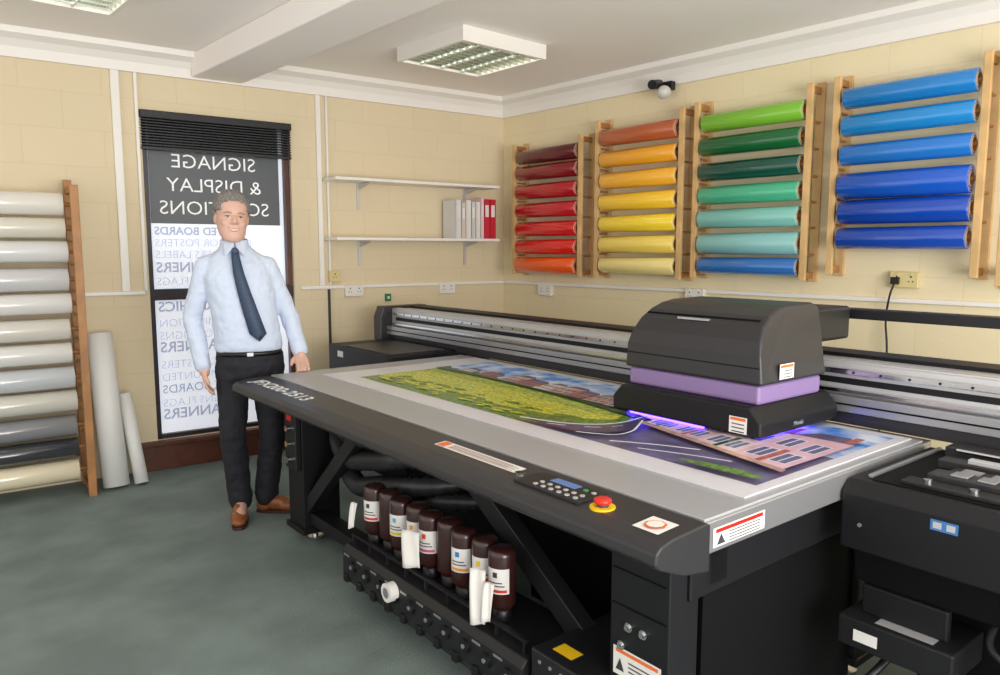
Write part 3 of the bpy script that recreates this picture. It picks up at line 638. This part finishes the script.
# ------------------------------------------------------------------ PERSON
SKIN=mat('skin',(206,164,146),.5); SHIRT=mat('shirt',(198,209,228),.75,bump=.3,bscale=11)
TROU=mat('trousers',(32,32,38),.8,bump=.3,bscale=10); SHOE=mat('shoe_tan',(146,86,50),.35,noise=.2,nscale=14); SOLE=mat('shoe_sole',(60,38,26),.6)
HAIR=mat('hair_grey',(136,131,126),.8,noise=.4,nscale=90,bump=.5,bscale=160); TIE=mat('tie_navy',(58,74,98),.6,noise=.25,nscale=120)
def remesh(o,vs,it=6,disp=0,ns=.09):
    r=o.modifiers.new('r','REMESH'); r.mode='VOXEL'; r.voxel_size=vs; r.use_smooth_shade=True
    s=o.modifiers.new('s','SMOOTH'); s.iterations=it; s.factor=.5
    if disp:
        t=bpy.data.textures.new('folds','CLOUDS'); t.noise_scale=ns
        d=o.modifiers.new('d','DISPLACE'); d.texture=t; d.strength=disp; d.mid_level=.5; d.texture_coords='LOCAL'
SH1=(-.212,0,1.412);EL1=(-.294,.035,1.14);WR1=(-.246,-.03,.885)
SH2=(.098,0,1.412);EL2=(.204,.03,1.165);WR2=(.258,-.065,.942)
HP1=(-.09,0,.90);KN1=(-.11,-.035,.49);AN1=(-.085,.05,.09)
HP2=(.08,.01,.90);KN2=(.10,-.01,.49);AN2=(.055,.09,.09)
def torso(m,mt,k=0.):
    m.loft([(-.005,0,.84,.13+k,.10+k),(-.005,0,.92,.160+k,.12+k),(-.01,-.005,1.02,.156+k,.125+k),(-.02,-.012,1.12,.158+k,.13+k),(-.035,-.008,1.25,.168+k,.126+k),(-.05,0,1.36,.174+k,.118+k),(-.055,.005,1.42,.158+k,.098+k),(-.058,.01,1.475,.110+k,.076+k),(-.06,.012,1.51,.07+k,.060+k),(-.06,.012,1.53,.055+k,.055+k)],mt)
def arm(m,a,b,c,mt,k=0,e=0):
    m.cap(a,b,.048+k,.039+k,mt).cap(b,c,.039+k,.028+k+e,mt)
def legm(m,a,b,c,mt,k=0,kb=0):
    m.cap(a,b,.085+k,.058+k,mt).cap(b,c,.057+k,.038+k+kb,mt)
B=M(); torso(B,SKIN,-.012); arm(B,SH1,EL1,WR1,SKIN,-.008); arm(B,SH2,EL2,WR2,SKIN,-.008)
legm(B,HP1,KN1,AN1,SKIN,-.012); legm(B,HP2,KN2,AN2,SKIN,-.012)
B.cap(AN1,(-.085,-.10,.045),.035,.03,SKIN); B.cap(AN2,(.17,.05,.045),.035,.03,SKIN)
B.cap((-.06,.012,1.46),(-.068,.0,1.60),.062,.059,SKIN)
hx,hy,hz=-.070,-.020,1.670
HR=Matrix.Rotation(math.radians(9),3,'Z')@Matrix.Rotation(math.radians(4),3,'Y')
def hs(m):
    c=Vector((hx,hy,hz))
    for i,v in enumerate(m.v):
        q=v-c; m.v[i]=c+HR@Vector((q.x*1.13,q.y*1.07,q.z*1.08))
    return m
Hd=M()
secs=[(-.120,.020,-.070,-.035),(-.112,.036,-.081,-.015),(-.095,.050,-.087,.015),(-.072,.060,-.087,.045),(-.045,.066,-.086,.066),(-.02,.069,-.084,.080),(.002,.070,-.081,.090),(.022,.072,-.086,.097),(.045,.074,-.085,.101),(.07,.072,-.077,.099),(.092,.064,-.063,.088),(.110,.050,-.044,.072),(.122,.030,-.018,.050),(.127,.010,.005,.025)]
Hd.loft([(hx,hy+(f+b)/2,hz+z,w,(b-f)/2) for z,w,f,b in secs],SKIN,40,2.15)
Hd.cap((hx,hy-.082,hz+.008),(hx,hy-.098,hz-.022),.0075,.0108,SKIN)
Hd.ell((hx-.011,hy-.089,hz-.026),(.008,.010,.007),SKIN).ell((hx+.011,hy-.089,hz-.026),(.008,.010,.007),SKIN)
for sx in (-1,1):
    Hd.ell((hx+sx*.072,hy+.012,hz-.006),(.008,.017,.030),SKIN)
    Hd.ell((hx+sx*.034,hy-.064,hz-.030),(.022,.016,.018),SKIN)
hs(Hd); B.add(Hd.v,Hd.f,SKIN,True)
w=Vector(WR1)
B.cap(w,w+Vector((.008,-.012,-.035)),.026,.028,SKIN)
for k,(dy,L_) in enumerate(((-.030,.070),(-.011,.078),(.008,.074),(.026,.06))):
    k0=w+Vector((.008,dy-.01,-.085)); B.cap(w+Vector((.005,dy*.6-.006,-.03)),k0,.014,.0105,SKIN)
    k1=k0+Vector((.010,-.002,-L_*.45)); k2=k1+Vector((.016,0,-L_*.30)); k3=k2+Vector((.016,.002,-L_*.16))
    B.cap(k0,k1,.0095,.0085,SKIN,10).cap(k1,k2,.0085,.008,SKIN,10).cap(k2,k3,.008,.007,SKIN,10)
t0=w+Vector((.004,-.026,-.03)); t1=t0+Vector((.012,-.022,-.032)); t2=t1+Vector((.012,-.006,-.03))
B.cap(t0,t1,.013,.0105,SKIN,10).cap(t1,t2,.0105,.0085,SKIN,10)
w=Vector(WR2)
B.cap(w,w+Vector((.004,-.025,-.022)),.026,.027,SKIN)
for k,(dx,L_) in enumerate(((-.030,.066),(-.011,.075),(.008,.07),(.027,.056))):
    k0=w+Vector((dx+.006,-.076,-.052)); B.cap(w+Vector((dx*.6+.002,-.022,-.018)),k0,.014,.0105,SKIN)
    k1=k0+Vector((.002,-L_*.44,-.012)); k2=k1+Vector((0,-L_*.28,-.012)); k3=k2+Vector((0,-L_*.14,-.010))
    B.cap(k0,k1,.0095,.0088,SKIN,10).cap(k1,k2,.0088,.008,SKIN,10).cap(k2,k3,.008,.007,SKIN,10)
t0=w+Vector((-.024,-.02,-.024)); t1=t0+Vector((-.022,-.03,-.018)); t2=t1+Vector((-.006,-.028,-.018))
B.cap(t0,t1,.013,.0105,SKIN,10).cap(t1,t2,.0105,.0085,SKIN,10)
man=B.obj('person',MAN,(0,0,0),label='smiling person in pale blue shirt, dark tie and black trousers',cat='person')
remesh(man,.0042,3)
S=M(); k=.008
S.loft([(-.007,-.002,.955,.162+k,.122+k),(-.008,-.004,.975,.170+k,.132+k),(-.01,-.005,1.02,.168+k,.136+k),(-.02,-.012,1.12,.162+k,.134+k),(-.035,-.008,1.25,.168+k,.128+k),(-.05,0,1.36,.174+k,.119+k),(-.055,.005,1.42,.160+k,.100+k),(-.058,.01,1.475,.114+k,.078+k),(-.06,.012,1.51,.076+k,.063+k),(-.06,.012,1.535,.062+k,.060+k)],SHIRT)
arm(S,SH1,EL1,WR1,SHIRT,.011,.005); arm(S,SH2,EL2,(WR2[0],WR2[1]+.004,WR2[2]+.006),SHIRT,.011,.005)
for a_,b_ in ((SH1,(-.07,.01,1.465)),(SH2,(-.05,.01,1.465))): S.cap(a_,b_,.056,.052,SHIRT)
o=S.obj('shirt',parent=man); remesh(o,.007,10,.014,.045)
for (p_,q_,nm) in ((WR1,EL1,0),(WR2,EL2,1)):
    p_=Vector(p_);q_=Vector(q_);d_=(q_-p_).normalized()
    M().lathe([(.034,0),(.0405,.001),(.0415,.05),(.036,.052)],p_-d_*.012,d_,SHIRT,24).obj('cuff',parent=man)
m=M()
m.lathe([(.066,0),(.072,.01),(.071,.046),(.066,.050),(.062,.0)],(-.06,.010,1.508),(-.03,-.10,1),SHIRT,24)
m.add([(-.062,-.070,1.552),(-.114,-.060,1.535),(-.110,-.112,1.468),(-.068,-.092,1.512)],[(0,1,2,3)],SHIRT); m.add([(-.060,-.070,1.552),(-.008,-.060,1.535),(-.012,-.112,1.468),(-.052,-.092,1.512)],[(3,2,1,0)],SHIRT)
o=m.obj('collar',parent=man); sd=o.modifiers.new('s','SOLIDIFY'); sd.thickness=.004
T=M(); T.loft([(-.005,0,.80,.12,.11),(-.005,0,.88,.168,.128),(-.006,-.001,.95,.166,.130),(-.007,-.002,.985,.158,.124)],TROU)
legm(T,HP1,KN1,(AN1[0],AN1[1],.10),TROU,.012,.016); legm(T,HP2,KN2,(AN2[0],AN2[1],.10),TROU,.012,.016)
o=T.obj('trousers',parent=man); remesh(o,.008,4,.018,.06)
m=M(); m.loft([(-.007,-.002,.935,.172,.136),(-.007,-.002,.960,.172,.136)],mat('belt_black',(22,20,20),.4)); m.box(-.02,.012,-.144,-.135,.938,.957,ALU); m.obj('belt',parent=man)
m=M(); c=[(-.060,-.100,1.500,.016),(-.057,-.124,1.455,.020),(-.046,-.148,1.38,.026),(-.022,-.160,1.28,.032),(.008,-.168,1.17,.038),(.040,-.172,1.06,.042),(.046,-.170,1.02,.0)]
vs=[];
for x,y,z,h in c: vs+=[(x-h,y+.004,z),(x,y-.006,z),(x+h,y+.004,z)]
m.add(vs,[q for i in range(len(c)-1) for q in ((3*i,3*i+1,3*i+4,3*i+3),(3*i+1,3*i+2,3*i+5,3*i+4))],TIE,True)
m.ell((-.060,-.106,1.494),(.019,.014,.02),TIE)
o=m.obj('tie',parent=man); sd=o.modifiers.new('s','SOLIDIFY'); sd.thickness=.004
def shoe(h,t):
    h=Vector((h[0],h[1],0));t=Vector((t[0],t[1],0)); d=(t-h).normalized(); n=Vector((-d.y,d.x,0)); L_=.29
    R=Matrix((( d.x,n.x,0),(d.y,n.y,0),(0,0,1)))
    m=M()
    def q(a,z): return h+d*a+Vector((0,0,z))
    m.ell(q(.045,.045),(.045,.036,.04),SHOE,R=R).ell(q(.055,.085),(.042,.036,.035),SHOE,R=R).ell(q(.12,.055),(.07,.042,.045),SHOE,R=R).ell(q(.19,.04),(.075,.048,.034),SHOE,R=R).ell(q(.235,.035),(.055,.04,.026),SHOE,R=R)
    o=m.obj('shoe',parent=man); remesh(o,.006,4)
    m=M(); pr=[]
    for k in range(28):
        t_=2*math.pi*k/28; a=.145+.147*math.cos(t_); wd=.036+.014*max(0,math.cos(t_-.6)*.5+.5); p=h+d*a+n*wd*math.copysign(abs(math.sin(t_))**.7,math.sin(t_)); pr.append((p.x,p.y))
    m.prism(pr,'z',.0,.018,SOLE); m.obj('sole',parent=o)
    m=M()
    for a in (.115,.135,.155): 
        p=q(a,.098-(a-.115)*.5); m.cyl(p-n*.018,p+n*.018,.003,SOLE,seg=6)
    m.obj('laces',parent=o)
shoe((-.083,.105),(-.10,-.19)); shoe((.0,.105),(.25,.02))
hm=M(); hm.ell((hx,hy+.014,hz+.040),(.0805,.094,.095),HAIR,48,36)
idx=[]
for f in hm.f:
    c=sum((hm.v[i] for i in f),Vector())/len(f)
    dx=abs(c.x-hx)
    cut=(c.y<hy-.035-.3*dx and c.z<hz+.085-.35*dx) or (c.y<hy+.0 and c.z<hz+.03) or (c.y<hy+.03 and c.z<hz+.0) or c.z<hz-.035
    if not cut: idx.append(f)
hm.f=idx; hm.m=[0]*len(idx); hm.sm=[True]*len(idx); hs(hm)
hair=hm.obj('hair',parent=man)
sd=hair.modifiers.new('s','SOLIDIFY'); sd.thickness=.010; sd.offset=0
t=bpy.data.textures.new('hairn','CLOUDS'); t.noise_scale=.014; d=hair.modifiers.new('d','DISPLACE'); d.texture=t; d.strength=.012; d.mid_level=.35; d.texture_coords='LOCAL'
EW=mat('eye_white',(220,214,208),.3); EI=mat('iris',(60,62,74),.3); LIP=mat('lips',(186,124,114),.5); TEETH=mat('teeth',(236,230,222),.4); BROW=mat('brow',(140,122,108),.8); LASH=mat('lash',(104,78,68),.6)
for sx in (-1,1):
    x=hx+sx*.029
    e=hs(M().ell((x,hy-.0755,hz+.002),(.0110,.0065,.0040),EW)).obj('eye',parent=man)
    hs(M().ell((x,hy-.0805,hz+.002),(.0048,.0028,.0040),EI,10,8)).obj('iris',parent=e)
    hs(M().tube([(x-.012,hy-.0785+(.003 if sx<0 else 0),hz+.004),(x,hy-.0825,hz+.0065),(x+.012,hy-.0785+(.003 if sx>0 else 0),hz+.004)],.0013,LASH,6)).obj('eyelid',parent=e)
    hs(M().tube([(x-sx*.015,hy-.0870,hz+.019),(x,hy-.0855,hz+.023),(x+sx*.018,hy-.0765,hz+.018)],.0024,BROW,6)).obj('eyebrow',parent=man)
m=M(); m.tube([(hx-.026,hy-.0800,hz-.048),(hx-.013,hy-.0865,hz-.055),(hx,hy-.0880,hz-.057),(hx+.013,hy-.0865,hz-.055),(hx+.026,hy-.0800,hz-.048)],.0024,LIP,8)
m.tube([(hx-.025,hy-.0795,hz-.050),(hx-.012,hy-.0855,hz-.066),(hx+.012,hy-.0855,hz-.066),(hx+.025,hy-.0795,hz-.050)],.0026,LIP,8); mo=hs(m).obj('lips',parent=man)
hs(M().tube([(hx-.020,hy-.0815,hz-.053),(hx,hy-.0865,hz-.061),(hx+.020,hy-.0815,hz-.053)],.0046,TEETH,8)).obj('teeth',parent=mo)

# ------------------------------------------------------------------ light & camera
w_=bpy.data.worlds.new('w'); scene.world=w_; w_.use_nodes=True
w_.node_tree.nodes['Background'].inputs[0].default_value=(1,.98,.96,1); w_.node_tree.nodes['Background'].inputs[1].default_value=1.35
def area(loc,rot,sx,sy,en,col):
    l=bpy.data.lights.new('a','AREA'); l.shape='RECTANGLE'; l.size=sx; l.size_y=sy; l.energy=en; l.color=col
    o=bpy.data.objects.new('ceiling_fill',l); o.location=loc; o.rotation_euler=rot; link(o)
area((1.0,-2.3,1.3),(math.radians(116),0,math.radians(-8)),3.6,1.8,240,(1,.98,.96))  # unseen fill lamp added behind the camera, tilted up to brighten the ceiling
cam=bpy.data.cameras.new('cam'); cam.lens=27; cam.sensor_width=36; cam.clip_start=.05
co=bpy.data.objects.new('camera',cam); link(co); co.location=(0,0,1.5)
co.rotation_euler=(math.radians(90-6.65),0,math.radians(-41.6)); scene.camera=co
